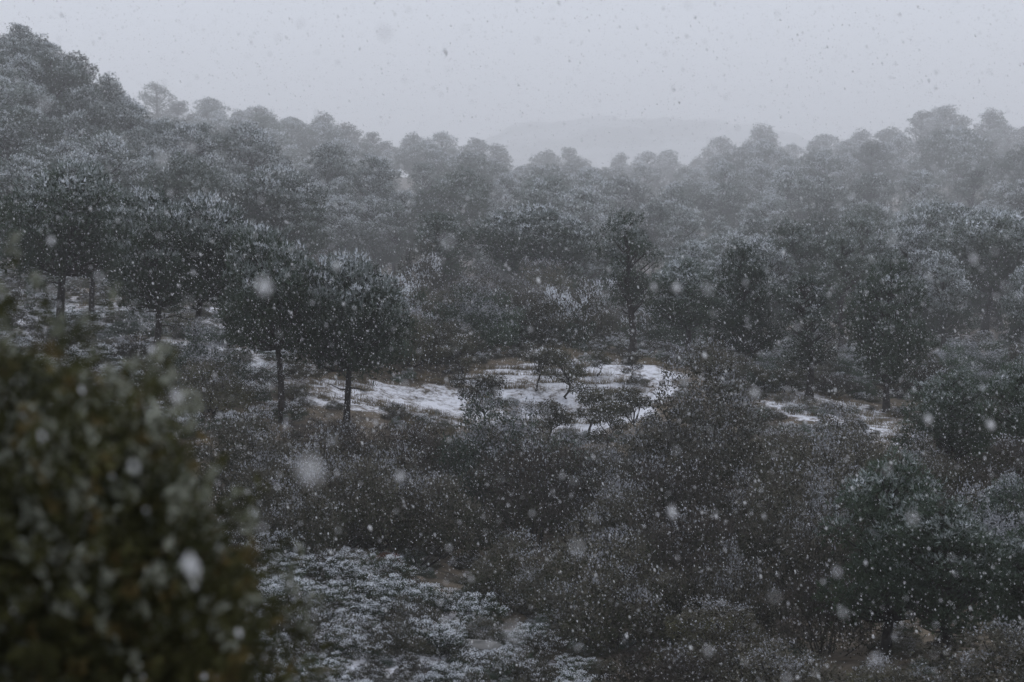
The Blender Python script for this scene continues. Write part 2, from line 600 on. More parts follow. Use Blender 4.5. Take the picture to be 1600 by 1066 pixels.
def put_pine(kind, pos, height, width=None, rz=None, label=None, group=None, tilt=0.0):
    tm, cm, H, Rr = PINES[kind]
    s = height * 1.06 / H
    sx = s if width is None else width / (2 * Rr * 1.1)
    sx = min(max(sx, s * .6), s * 1.25)
    o = bpy.data.objects.new('pine_tree', None)
    col.objects.link(o)
    o.location = pos
    o.scale = (sx, sx, s)
    o.rotation_euler = ((0 if rz is not None else random.gauss(0, .035)), tilt + (0 if rz is not None else random.gauss(0, .045)), random.uniform(0, 6.28) if rz is None else rz)
    if rz is None:
        o.scale = (sx * random.uniform(.85, 1.18), sx * random.uniform(.85, 1.18), s)
    link('trunk', tm, o); link('crown', cm, o)
    return tag(o, label, 'tree', group)


# single pines one can name: kind, base pixel, depth, top y, crown width px, turn, label
HERO = [
    ('umbrella', 90, 528, 86, 268, 250, 1.2, 'tall spreading pine, thick dark trunk, farthest uphill of the bare-trunked row'),
    ('round', 146, 514, 96, 310, 150, 2.2, 'slender pine with thin trunk just behind the thick uphill trunk'),
    ('round', 244, 541, 80, 300, 170, .4, 'pine with one straight bare dark trunk above a snowy bank'),
    ('broad', 303, 528, 82, 316, 210, 0.2, 'pine with a thick forked leaning trunk and wide flat crown'),
    ('umbrella', 444, 634, 72, 372, 205, 3.6, 'pine with snow-edged dome crown and tall trunk at the clearing edge'),
    ('broad', 541, 630, 73, 408, 225, 5.2, 'pine with one-sided crown standing on the snowy clearing strip'),
    ('oval', 415, 545, 92, 420, 110, 1.0, 'small shaded pine between the forked pine and the dome-crowned pine'),
    ('sparse', 692, 486, 118, 335, 140, 2.0, 'lone thin pine with straight pole trunk on the bushy slope'),
    ('sparse', 988, 552, 100, 336, 120, .8, 'tall narrow open-crowned pine at the back edge of the clearing'),
    ('dark', 1165, 592, 96, 388, 130, 4.0, 'dense dark rounded pine behind the snowy bank'),
    ('oval', 1262, 608, 92, 432, 120, 2.9, 'thin-trunked pine next to the dense dark rounded pine'),
    ('dark', 1385, 618, 91, 408, 150, 5.5, 'broad dark pine reaching nearly down to the bank, beside the thin-trunked pine'),
    ('dark', 1480, 705, 66, 585, 190, .3, 'low dark green pine at the end of the snowy bank'),
    ('dark', 1590, 740, 62, 570, 170, 1.3, 'dark pine overlapping the low dark green pine'),
    ('cone', 1560, 520, 128, 380, 130, 1.9, 'hazy pine above the small snow gap on the far bank'),
    ('dark', 1383, 1015, 42, 722, 250, 1.1, 'green-crowned pine with thin crooked trunk in the lower thicket'),
    ('dark', 1478, 1062, 40, 790, 230, 2.6, 'shaded pine with straight black trunk in the lower thicket'),
    ('cone', 1575, 965, 52, 745, 190, .5, 'green pine with pointed top rising behind the shaded pine'),
    ('full_b', 1285, 905, 56, 765, 150, 2.0, 'short frosted pine just uphill of the crooked trunk'),
    ('dark', 1610, 1080, 42, 830, 200, 1.7, 'low dark pine beyond the straight black trunk'),
    ('oval', 700, 470, 124, 336, 110, 3.0, 'feathery pine close behind the lone thin pine'),
]
for kind, px, py, dep, top_, wpx, rz, lab in HERO:
    dep = float(far_d(dep))
    p = P(px, py, dep)
    p[2] = ground_z(p[0], p[1])
    zt_ = P(px, top_, dep)[2]
    put_pine(kind, p, zt_ - p[2], wpx * .94 * dep / F, rz, lab, 'pines told apart one by one')

# skyline pines: pixel x, top y, width px, depth, which crest
CREST = {
    'near': ('frosted round-topped pine on the crest of the high near hill', 'pines on the crest of the near hill'),
    'pale': ('pale hazy pine on the sloping crest beyond the high near hill', 'pines on the pale sloping crest'),
    'gap': ('faint pine on the low crest in front of the distant hill', 'pines on the low crest below the distant hill'),
    'across': ('hazy grey pine on the crest across the valley', 'pines on the crest across the valley'),
}
SKY = [(-35, 35, 120, 190, 'near'), (25, 42, 110, 190, 'near'), (78, 58, 95, 188, 'near'), (112, 88, 70, 186, 'near'), (52, 95, 100, 178, 'near'),
       (10, 110, 100, 172, 'near'), (175, 118, 95, 186, 'near'), (203, 150, 60, 184, 'near'), (130, 140, 90, 174, 'near'), (-50, 90, 100, 175, 'near'),
       (247, 134, 52, 330, 'pale'), (282, 160, 70, 326, 'pale'), (322, 155, 85, 328, 'pale'), (362, 172, 70, 330, 'pale'), (408, 168, 95, 332, 'pale'),
       (452, 185, 70, 334, 'pale'), (500, 177, 85, 336, 'pale'), (540, 196, 66, 338, 'pale'), (578, 208, 70, 340, 'pale'), (605, 222, 60, 342, 'pale'),
       (650, 208, 66, 350, 'pale'), (694, 208, 80, 352, 'pale'), (735, 218, 80, 354, 'pale'), (772, 226, 75, 356, 'pale'),
       (850, 238, 66, 392, 'gap'), (886, 232, 60, 396, 'gap'), (916, 250, 60, 398, 'gap'), (972, 240, 60, 402, 'gap'), (1008, 238, 70, 404, 'gap'),
       (1050, 236, 70, 406, 'gap'), (1088, 246, 60, 408, 'gap'), (820, 258, 60, 380, 'gap'), (945, 262, 60, 396, 'gap'),
       (1128, 215, 80, 408, 'across'), (1185, 196, 105, 408, 'across'), (1238, 226, 66, 405, 'across'), (1288, 212, 78, 400, 'across'),
       (1338, 202, 90, 396, 'across'), (1386, 202, 80, 392, 'across'), (1440, 176, 115, 386, 'across'), (1484, 168, 90, 384, 'across'),
       (1535, 172, 95, 382, 'across'), (1572, 196, 75, 380, 'across'), (1612, 198, 90, 378, 'across'), (1660, 190, 100, 378, 'across')]
kinds = ['full', 'full_b', 'cone', 'dark', 'oval', 'full_b', 'cone']
for i, (px, ty, wpx, dep, crest) in enumerate(SKY):
    dep = float(far_d(dep * (.87 if crest == 'near' else 1)))
    q = P(px, 280, dep)
    z = float(ground_z(q[0], q[1]))
    h = P(px, ty, dep)[2] - z
    lab, grp = CREST[crest]
    put_pine(kinds[i % 7] if px != 247 else 'sparse', (q[0], q[1], z), max(h, 4.5), wpx * dep / F * 1.3, None, lab, grp)

# the wooded slopes: pines spread so that every crown shows
SKX = [-100, 75, 130, 160, 205, 225, 300, 420, 500, 560, 620, 650, 760, 800, 850, 900, 960, 1050, 1100, 1150, 1185, 1240, 1290, 1340, 1400, 1440, 1500, 1560, 1600, 1700]
SKY_Y = [35, 48, 95, 118, 150, 190, 160, 168, 178, 205, 222, 208, 225, 255, 238, 235, 250, 238, 250, 215, 196, 226, 212, 203, 203, 178, 170, 180, 200, 190]
taken = [(a[1], a[2]) for a in HERO[:12]]
spots = []
tries = 0
r2 = np.random.default_rng(21)
while tries < 6000 and len(spots) < 235:
    tries += 1
    px, py = r2.uniform(-60, 1660), r2.uniform(150, 580)
    if px < 480: lim = 470
    elif px < 760: lim = 430 + (px - 480) * .15
    elif px < 1060: lim = 500
    else: lim = 565
    if py > lim: continue
    sp = 24 + 22 * np.clip((py - 260) / 300, 0, 1)
    if any((px - a) ** 2 + ((py - b_) * 1.3) ** 2 < sp ** 2 for a, b_ in spots + taken):
        continue
    h_ = hit(px, py)
    if h_ is None: continue
    p, dep = h_
    if dep < (150 if px < 470 else 88) or dep > 1000: continue
    spots.append((px, py))
    hp = np.interp(100 + (dep - 85) / 3., [100, 180, 400], [180, 138, 80]) * r2.uniform(.72, 1.2)
    hp = min(hp, (py - np.interp(px, SKX, SKY_Y)) - r2.uniform(8, 25))
    if hp < 30: continue
    size = hp * dep / F / 1.06
    kd = r2.choice(['full', 'full_b', 'cone', 'round', 'broad', 'dark', 'oval'], p=[.27, .2, .12, .13, .06, .14, .08])
    if px < 330 and dep < 400:
        lab, grp = 'snow-dusted pine packed into the wood covering the high near hill', 'pines on the face of the near hill'
    elif dep > 500:
        lab, grp = 'greyed snowy pine in the hazy upper wood below the skyline', 'pines in the hazy upper wood'
    elif px > 1000:
        lab, grp = 'misty snow-dusted pine on the slope rising behind the snowy bank', 'pines rising behind the snowy bank'
    else:
        lab, grp = 'snow-dusted pine on the slope behind the lone thin pine', 'pines on the middle slope'
    lab = {'full': 'full ', 'full_b': 'tall full ', 'cone': 'pointed ', 'round': 'round ', 'broad': 'broad ', 'dark': 'dark ', 'oval': 'slim '}[str(kd)] + lab
    put_pine(str(kd), p, size, None, None, lab, grp)
print('forest pines', len(spots))


# ------------------------------------------------------------------ shrubs
def make_shrub(seed, H, Rr, mats, n_clump, leaf_n, dust, leafsize=.055, stems=9, bare=0.0, flat=.9, low=0.0, cs=(.22, .40)):
    """multi-stemmed shrub: stems, twigs and small separate leaves gathered in lumps"""
    r = np.random.default_rng(seed)
    sb, fb = MB(), MB()
    cl = []
    tries = 0
    while len(cl) < n_clump and tries < 4000:
        tries += 1
        d = unit(r.normal(size=3)); d[2] = abs(d[2])
        fr = r.uniform(.3, 1) ** .5
        bulge = 1 + .18 * math.sin(3 * math.atan2(d[1], d[0]) + seed) + .12 * math.sin(5 * d[2] + seed)
        c = np.array([d[0] * Rr * fr * bulge, d[1] * Rr * fr * bulge, H * (low + .12 + (.80 - low) * d[2] * fr * bulge)])
        rc = Rr * r.uniform(*cs)
        if all(np.linalg.norm(c - q[0]) > .58 * (rc + q[1]) for q in cl):
            cl.append((c, rc))
    for i in range(stems):
        c = cl[r.integers(len(cl))][0]
        p0 = np.array([r.normal(0, .10 * Rr), r.normal(0, .10 * Rr), -.25])
        mid = (p0 + c) / 2 + r.normal(0, .12 * Rr, 3)
        u = np.linspace(0, 1, 6)[:, None]
        sb.tube((1 - u) ** 2 * p0 + 2 * u * (1 - u) * mid + u ** 2 * c, H * .016 * (1 - .7 * u[:, 0]), 0, 5)
    for c, rc in cl:
        k = int(leaf_n / n_clump * (rc / (Rr * (cs[0] + cs[1]) / 2)) ** 2)
        d = unit(r.normal(size=(k, 3)))
        d = d[(d[:, 2] > -.5) | (r.random(k) < .4)]
        k = len(d)
        lump = 1 + .25 * np.sin(d[:, 0] * 6 + seed) * np.sin(d[:, 1] * 5 + c[0] * 4) + .12 * r.normal(size=k)
        p = c + d * (r.uniform(.3, 1, k) ** .4 * lump)[:, None] * rc * np.array([1.1, 1.1, flat])
        p[:, 2] = np.maximum(p[:, 2], .02)
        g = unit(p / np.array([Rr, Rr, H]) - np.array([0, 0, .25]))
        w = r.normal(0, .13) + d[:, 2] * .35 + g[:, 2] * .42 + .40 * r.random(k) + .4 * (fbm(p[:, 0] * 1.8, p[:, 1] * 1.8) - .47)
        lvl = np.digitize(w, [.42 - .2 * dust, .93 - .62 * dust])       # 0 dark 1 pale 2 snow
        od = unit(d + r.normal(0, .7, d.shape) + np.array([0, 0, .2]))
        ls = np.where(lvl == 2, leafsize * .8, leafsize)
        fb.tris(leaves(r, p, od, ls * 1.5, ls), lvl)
        if bare > 0:
            kb = int(k * bare)
            pb = c + unit(r.normal(size=(kb, 3))) * rc * r.uniform(.1, .8, (kb, 1))
            db = unit((pb - c) * 1.2 / rc + np.array([0, 0, .7]) + r.normal(0, .35, (kb, 3)))
            fb.tris(blades(r, pb, db, np.full(kb, leafsize * 5.5), leafsize * .28), 3)
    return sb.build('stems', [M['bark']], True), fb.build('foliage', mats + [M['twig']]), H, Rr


sn = M['snow']
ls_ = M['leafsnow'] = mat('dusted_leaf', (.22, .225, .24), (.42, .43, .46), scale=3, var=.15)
SHRUBS = {
    'brown': make_shrub(31, 2.9, 1.8, [M['leaf'], M['leaf2'], ls_], 34, 19000, .22, low=.05),
    'brown_b': make_shrub(32, 2.7, 1.9, [M['leaf'], M['leaf2'], ls_], 36, 18000, .15, bare=.10, low=.15, stems=14),
    'twiggy': make_shrub(33, 2.6, 1.7, [M['leaf'], M['twig'], ls_], 30, 9000, .18, bare=.6, low=.1, stems=14),
    'olive': make_shrub(34, 2.6, 1.7, [M['leafo'], M['leaf2'], ls_], 34, 20000, .18, leafsize=.05),
    'green': make_shrub(35, 2.3, 1.6, [M['leafg'], M['needle2'], ls_], 30, 16000, .36),
    'snowy': make_shrub(36, 1.1, 1.1, [M['leaf'], M['leafg'], sn], 70, 10000, .58, leafsize=.038, flat=.8, cs=(.10, .22)),
    'snowy_b': make_shrub(37, 0.9, 1.2, [M['leafg'], M['leaf2'], sn], 70, 10000, .44, leafsize=.038, flat=.8, cs=(.10, .22)),
    'rust': make_shrub(38, 0.8, .7, [M['red'], M['red'], sn], 14, 3000, .08, leafsize=.05),
    'heath': make_shrub(39, 1.0, 1.2, [M['leaf'], M['leaf2'], sn], 70, 10000, .30, leafsize=.038, bare=.2, flat=.8, cs=(.10, .22)),
    'oak': make_shrub(40, 3.4, 2.0, [M['leaf'], M['leaf2'], ls_], 44, 20000, .16, leafsize=.06, stems=12, low=.12),
}


def put_shrub(kind, pos, height, width, label, group=None, rz=None, name='shrub'):
    sm, fm, H, Rr = SHRUBS[kind]
    o = bpy.data.objects.new(name, None)
    col.objects.link(o)
    o.location = pos
    sx = width / (2 * Rr * 1.1)
    o.scale = (sx, sx, height / H)
    o.rotation_euler = (0, 0, random.uniform(0, 6.28) if rz is None else rz)
    link('stems', sm, o); link('foliage', fm, o)
    return tag(o, label, 'shrub', group)


# shrubs one can name
NAMED = [  # kind, base px, depth, top y, width px, label
    ('oak', 1105, 728, 66, 580, 215, 'large dark brown bushy oak at the foot of the snowy clearing'),
    ('olive', 985, 900, 58, 762, 165, 'rounded olive-brown shrub in the middle of the thicket'),
    ('rust', 606, 885, 52, 858, 46, 'small rust-red shrub at the upper edge of the snowy scrub slope'),
    ('green', 320, 610, 76, 525, 130, 'dark green shrub below the forked leaning pine'),
    ('green', 850, 985, 55, 905, 190, 'dark green shrub filling the gully under the snowy scrub slope'),
    ('olive', 330, 650, 72, 562, 150, 'yellowish olive shrub between the dome pine and the dark green shrub'),
    ('brown', 770, 800, 66, 660, 190, 'dark leafy brown shrub below the snow strip'),
    ('green', 1245, 870, 58, 795, 150, 'grey-green frosted shrub in the lower thicket'),
    ('brown_b', 520, 862, 54, 690, 200, 'dark brown shrub with bare stems showing under its leaves'),
    ('brown_b', 640, 875, 56, 715, 210, 'dark brown spreading shrub beside the one with bare stems'),
    ('twiggy', 1000, 1040, 48, 890, 200, 'bare twiggy brown shrub beside the snowy scrub slope'),
    ('olive', 1130, 1075, 44, 945, 200, 'olive-brown bush in front of the bare twiggy shrub'),
]
for kind, px, py, dep, top_, wpx, lab in NAMED:
    dep = dep * .85
    p = P(px, py, dep)
    p[2] = ground_z(p[0], p[1])
    put_shrub(kind, p, max(P(px, top_, dep)[2] - p[2], .3), wpx * dep / F, lab, None, 1.0)

ADJ = {'brown': 'brown leafy', 'brown_b': 'dark brown spreading', 'twiggy': 'bare twiggy brown', 'olive': 'dull olive', 'green': 'dark green',
       'snowy': 'thickly snow-covered low', 'snowy_b': 'snowy green-grey low', 'heath': 'snow-flecked brown heath', 'oak': 'large brown'}


def scatter(n_max, poly, sp, kinds, hpx, wpx, drange, place, group, seed, avoid=None):
    r = np.random.default_rng(seed)
    xs, ys = [p[0] for p in poly], [p[1] for p in poly]
    got, tr = [], 0
    while len(got) < n_max and tr < n_max * 25:
        tr += 1
        px, py = r.uniform(min(xs), max(xs)), r.uniform(min(ys), max(ys))
        if not poly_mask(np.array([px]), np.array([py]), poly)[0]: continue
        if avoid and any(poly_mask(np.array([px]), np.array([py]), a)[0] for a in avoid): continue
        if any((px - a) ** 2 + ((py - b_) * 1.5) ** 2 < sp ** 2 for a, b_ in got): continue
        h_ = hit(px, py)
        if h_ is None or not drange[0] * .8 < h_[1] < drange[1]: continue
        got.append((px, py))
        p, dep = h_
        k = str(r.choice(list(kinds), p=np.array(list(kinds.values())) / sum(kinds.values())))
        f = r.uniform(.75, 1.25)
        put_shrub(k, p, hpx * f * r.uniform(.85, 1.15) * dep / F, wpx * f * dep / F, ADJ[k] + ' shrub ' + place, group)
    return len(got)


c = []
# thicket in the gully below the clearing, row behind row
rr_ = np.random.default_rng(51)
ROWS = [  # base y, x from, x to, step, height px, width px, where, group
    (752, 370, 1010, 118, 80, 125, 'along the lower edge of the snowy clearing', 'shrubs edging the clearing'),
    (745, 1100, 1640, 115, 74, 140, 'on the brown bank below the thin snow strip', 'shrubs on the brown bank'),
    (800, 400, 1010, 125, 165, 175, 'in the thicket below the snowy clearing', 'shrubs of the thicket'),
    (815, 1010, 1640, 135, 150, 185, 'in the thicket beyond the black trunks', 'shrubs beyond the black trunks'),
    (868, 450, 1000, 135, 205, 200, 'in the dark gully above the snowy scrub slope', 'shrubs in the gully'),
    (890, 1010, 1640, 145, 190, 205, 'in the thicket beyond the black trunks', 'shrubs beyond the black trunks'),
    (955, 780, 1640, 150, 205, 215, 'in the lower thicket around the black trunks', 'shrubs of the lower thicket'),
    (1035, 960, 1640, 160, 210, 225, 'in the lower thicket around the black trunks', 'shrubs of the lower thicket'),
    (1130, 1010, 1660, 165, 150, 235, 'in the lower thicket around the black trunks', 'shrubs of the lower thicket'),
]
for by, xa, xb, stp, hp, wp, where, grp in ROWS:
    px = xa + rr_.uniform(0, 40)
    while px < xb:
        h_ = hit(px, by + rr_.uniform(-14, 14))
        skip = (1320 < px < 1510 and 940 < by < 1100) or (1035 < px < 1135 and 780 < by < 830)
        if h_ is not None and h_[1] > 24 and not skip:
            k = str(rr_.choice(['brown', 'brown_b', 'olive', 'twiggy', 'green'], p=[.33, .25, .16, .14, .12]))
            f = rr_.uniform(.72, 1.15)
            put_shrub(k, h_[0] - np.array([0, 0, .1]), hp * f * rr_.uniform(.85, 1.12) * h_[1] / F, wp * f * h_[1] / F, ADJ[k] + ' shrub ' + where, grp)
        px += stp * rr_.uniform(.75, 1.25)
# snowy scrub slope
c.append(scatter(62, [(330, 880), (440, 865), (600, 905), (760, 965), (900, 1050), (950, 1130), (300, 1130)], 40,
    dict(snowy=.30, snowy_b=.30, heath=.30, brown=.10), 40, 95, (30, 60), 'on the snowy scrub slope', 'low shrubs of the snowy scrub slope', 53))
# banks of the clearing and among the bare-trunked pines
c.append(scatter(46, [(-60, 470), (300, 500), (460, 540), (470, 640), (380, 700), (200, 680), (-60, 640)], 44,
    dict(snowy=.3, snowy_b=.3, green=.12, heath=.15, olive=.13), 28, 80, (60, 115), 'on the snowy bank under the bare-trunked pines', 'shrubs under the bare-trunked pines', 54))
c.append(scatter(70, [(560, 430), (760, 470), (900, 500), (1060, 520), (1080, 560), (940, 545), (780, 560), (640, 590), (470, 580), (480, 520)], 34,
    dict(snowy_b=.12, heath=.1, brown=.33, brown_b=.15, green=.2, olive=.1), 72, 95, (75, 135), 'on the slope above the snowy clearing', 'shrubs above the clearing', 55))
c.append(scatter(40, [(1060, 560), (1300, 590), (1440, 600), (1620, 560), (1640, 640), (1440, 640), (1300, 620), (1100, 600)], 36,
    dict(brown=.3, heath=.3, green=.3, twiggy=.1), 44, 80, (75, 130), 'at the foot of the pines behind the snowy bank', 'shrubs behind the snowy bank', 56))
print('shrubs', c)


# ------------------------------------------------------------------ small crooked oaks on the clearing
def make_sapling(seed):
    r = np.random.default_rng(seed)
    tb, fb = MB(), MB()
    k = 7
    path = np.stack([np.cumsum(r.normal(0, .09, k)), np.cumsum(r.normal(0, .09, k)), np.linspace(-.2, 1.35, k)], -1)
    tb.tube(path, np.linspace(.06, .03, k), 0, 6)
    for i in range(9):
        s = path[r.integers(3, k)]
        a = r.uniform(0, 6.28)
        e = s + np.array([math.cos(a) * r.uniform(.3, .9), math.sin(a) * r.uniform(.3, .9), r.uniform(.3, 1.0)])
        mid = (s + e) / 2 + r.normal(0, .12, 3)
        u = np.linspace(0, 1, 6)[:, None]
        tb.tube((1 - u) ** 2 * s + 2 * u * (1 - u) * mid + u ** 2 * e, .028 * (1 - .7 * u[:, 0]), 0, 5)
        n_ = 520
        d = unit(r.normal(size=(n_, 3)))
        p = e + d * r.uniform(.2, 1, (n_, 1)) ** .7 * np.array([.5, .5, .32])
        w = d[:, 2] * .5 + r.random(n_) * .6
        fb.tris(leaves(r, p, unit(r.normal(size=(n_, 3))), .075, .05), np.digitize(w, [.5, .93]))
    return tb.build('trunk', [M['bark']], True), fb.build('crown', [M['leaf'], M['leaf2'], sn])


SAPS = [make_sapling(s) for s in (61, 62, 63, 64)]
SAPL = [(726, 602, 66, 'small crooked oak among the scrub behind the snow strip', 85), (828, 612, 72, 'slim crooked oak on the snow beside the bare-stemmed one', 86),
        (890, 622, 78, 'leaning oak sapling with bare lower stem on the snow', 84), (762, 680, 88, 'oak sapling with twisted trunk below the snow strip', 78),
        (1000, 700, 84, 'forked oak sapling at the lower tip of the snow', 76), (905, 684, 84, 'bushy oak sapling standing in front of the open snow', 78),
        (935, 588, 40, 'tiny oak sapling at the top of the open snow', 96), (990, 612, 42, 'tiny flat-crowned sapling alone on the open snow', 92),
        (1196, 622, 46, 'little sapling on the thin snow strip of the bank', 91), (1218, 626, 44, 'second little sapling on the thin snow strip of the bank', 90),
        (845, 700, 78, 'slender oak sapling between the twisted and the bushy ones', 76), (955, 712, 78, 'oak sapling between the bushy and the forked ones', 75)]
for i, (px, py, hpx, lab, dep) in enumerate(SAPL):
    h_ = hit(px, py)
    p = h_[0] if h_ else P(px, py, dep)
    dep = h_[1] if h_ else dep
    tm, cm = SAPS[i % 4]
    o = bpy.data.objects.new('oak_sapling', None); col.objects.link(o)
    o.location = p
    s = hpx * dep / F / 2.2
    o.scale = (s, s, s)
    o.rotation_euler = (0, 0, i * 1.7)
    link('trunk', tm, o); link('crown', cm, o)
    tag(o, lab, 'tree', 'small oaks on the clearing')


# ------------------------------------------------------------------ rocks
def rock(px, py, w, h, d, material, label, snowtop, seed):
    r = np.random.default_rng(seed)
    h_ = hit(px, py)
    p = h_[0]
    import bmesh
    bm = bmesh.new()
    bmesh.ops.create_icosphere(bm, subdivisions=3, radius=1)
    for v in bm.verts:
        c_ = np.array(v.co)
        k = 1 + .35 * (fbm(np.array(c_[0] * 1.7 + seed), np.array(c_[1] * 1.7 + c_[2] * 1.3)) - .47)
        v.co = (np.sign(c_[0]) * abs(c_[0]) ** .7 * w / 2 * k, np.sign(c_[1]) * abs(c_[1]) ** .7 * d / 2 * k, np.sign(c_[2]) * abs(c_[2]) ** .7 * h / 2 * k)
    me = bpy.data.meshes.new('rock'); bm.to_mesh(me); bm.free()
    me.materials.append(material)
    o = link('rock', me)
    o.location = (p[0], p[1], p[2] + h * .3)
    o.rotation_euler = (.1, r.uniform(-.25, .25), r.uniform(-.5, .5))
    tag(o, label, 'rock')
    if snowtop:
        m2 = me.copy()
        o2 = link('snow_cap', m2, o)
        m2.materials.clear(); m2.materials.append(M['snow'])
        o2.location = (0.02, .12, h * .32); o2.scale = (.92, .85, .5)


rock(1088, 742, .62, .6, .5, M['rock'], 'pale tan rock with a snow cap under the large dark oak', True, 5)
rock(735, 1022, 1.2, .2, .7, M['greyrock'], 'flat grey rock slab lying in the snowy scrub slope', False, 6)

# ------------------------------------------------------------------ junipers close to the camera
def make_juniper(seed, H, Rr, n_sprig, snow_p, base=.1):
    r = np.random.default_rng(seed)
    sb, fb, wb = MB(), MB(), MB()
    for i in range(26):
        d = unit(r.normal(size=3)); d[2] = abs(d[2]) + .3; d = unit(d)
        e = d * np.array([Rr, Rr, H * .5]) * .85 + np.array([0, 0, H * .45])
        mid = e * .5 + r.normal(0, .06, 3)
        u = np.linspace(0, 1, 7)[:, None]
        sb.tube((1 - u) ** 2 * np.array([0, 0, -.2]) + 2 * u * (1 - u) * mid + u ** 2 * e, .02 * (1 - .75 * u[:, 0]), 0, 5)
    for i in range(n_sprig):
        d = unit(r.normal(size=3))
        if d[2] < -.75: continue
        a = math.atan2(d[1], d[0])
        bul = 1 + .14 * math.sin(4 * a + seed) + .12 * math.sin(7 * d[2] + 2 * a) + .15 * r.normal()
        if d[2] < 0: bul *= 1 + .35 * d[2]
        fr = r.uniform(.35, 1) ** .45 * bul
        c_ = d * np.array([Rr, Rr, H * .5]) * fr + np.array([0, 0, H * .5])
        if c_[2] < base: continue
        ax = unit(d * .9 + np.array([0, 0, .45]) + r.normal(0, .5, 3))
        L = r.uniform(.06, .13)
        k = 34
        u = r.random(k)
        p = c_ + ax * (u * L)[:, None] + r.normal(0, .016, (k, 3)) * (1.2 - u)[:, None]
        dd = unit(ax * .9 + r.normal(0, .55, (k, 3)))
        tipc = (r.random() < .16)
        fb.tris(blades(r, p, dd, np.full(k, .026), .010), np.where((u > .5) & (fr > .78) & (d[2] > .1) & (i % 10 < (5 if d[2] > .5 else 2)), 2, np.where((u > .45) & tipc, 1, 0)))
        if fr > .8 and d[2] > -.1 and r.random() < snow_p * (.35 + .65 * max(d[2], 0)):
            for j in range(r.integers(2, 6)):
                s_ = r.uniform(.003, .008)
                q = c_ + ax * L * r.uniform(.4, 1.05) + r.normal(0, .008, 3)
                o_ = np.array([[1, 0, 0], [-1, 0, 0], [0, 1, 0], [0, -1, 0], [0, 0, 1], [0, 0, -1]], float) * s_ * r.uniform(.6, 1.4, (6, 1)) + q
                wb.mesh_part(o_, [(0, 2, 4), (2, 1, 4), (1, 3, 4), (3, 0, 4), (2, 0, 5), (1, 2, 5), (3, 1, 5), (0, 3, 5)], 0)
    return sb.build('stems', [M['bark']], True), fb.build('foliage', [M['juniper'], M['juniper2'], M['frostj']]), wb.build('snow', [M['snow']])


def put_juniper(x, y, H, Rr, n_, seed, sp_, label):
    a, b_, c_ = make_juniper(seed, H, Rr, n_, sp_)
    o = bpy.data.objects.new('juniper_bush', None); col.objects.link(o)
    z = float(ground_z(x, y))
    o.location = (x, y, z)
    link('stems', a, o); link('foliage', b_, o); tag(link('snow_tufts', c_, o), kind='stuff')
    return tag(o, label, 'shrub')


def top_h(px, py, dep):
    q = P(px, py, dep)
    return q[0], q[1], q[2] - float(ground_z(q[0], q[1]))


x, y, h = top_h(-30, 560, 5.2)
put_juniper(x - .12, y, h, .60, 7000, 71, .02, 'tall olive juniper bush with snowy tips right at the viewpoint')
x, y, h = top_h(175, 680, 5.0)
put_juniper(x, y, h, .31, 3200, 72, .02, 'shorter olive juniper bush pressed against the tall one at the viewpoint')
x, y, h = top_h(360, 885, 6.8)
put_juniper(x, y, h, .34, 520, 73, .6, 'sparse low juniper with white snow tufts beside the taller junipers')

# ------------------------------------------------------------------ undergrowth nobody could count
def instances(name, pos, scl, src, label, cat, seed):
    r = np.random.default_rng(seed)
    me = bpy.data.meshes.new(name)
    me.vertices.add(len(pos))
    me.vertices.foreach_set('co', np.asarray(pos, np.float32).ravel())
    a = me.attributes.new('rot', 'FLOAT_VECTOR', 'POINT')
    rot = np.zeros((len(pos), 3), np.float32); rot[:, 2] = r.uniform(0, 6.28, len(pos))
    a.data.foreach_set('vector', rot.ravel())
    a = me.attributes.new('scl', 'FLOAT_VECTOR', 'POINT')
    a.data.foreach_set('vector', np.asarray(scl, np.float32).ravel())
    o = link(name, me)
    g = bpy.data.node_groups.new(name, 'GeometryNodeTree')
    g.interface.new_socket('Geometry', in_out='INPUT', socket_type='NodeSocketGeometry')
    g.interface.new_socket('Geometry', in_out='OUTPUT', socket_type='NodeSocketGeometry')
    gi, go = g.nodes.new('NodeGroupInput'), g.nodes.new('NodeGroupOutput')
    ip = g.nodes.new('GeometryNodeInstanceOnPoints')
    ob = g.nodes.new('GeometryNodeObjectInfo'); ob.inputs['Object'].default_value = src
    ob.inputs['As Instance'].default_value = True
    ra = g.nodes.new('GeometryNodeInputNamedAttribute'); ra.data_type = 'FLOAT_VECTOR'; ra.inputs['Name'].default_value = 'rot'
    sa_ = g.nodes.new('GeometryNodeInputNamedAttribute'); sa_.data_type = 'FLOAT_VECTOR'; sa_.inputs['Name'].default_value = 'scl'
    g.links.new(gi.outputs[0], ip.inputs['Points'])
    g.links.new(ob.outputs['Geometry'], ip.inputs['Instance'])
    g.links.new(ra.outputs['Attribute'], ip.inputs['Rotation'])
    g.links.new(sa_.outputs['Attribute'], ip.inputs['Scale'])
    g.links.new(ip.outputs[0], go.inputs[0])
    md = o.modifiers.new('scatter', 'NODES'); md.node_group = g
    return tag(o, label, cat, None, 'stuff')


def first_foliage(kind):
    fm = SHRUBS[kind][1]
    return next(o for o in col.objects if o.data is fm)


r3 = np.random.default_rng(81)
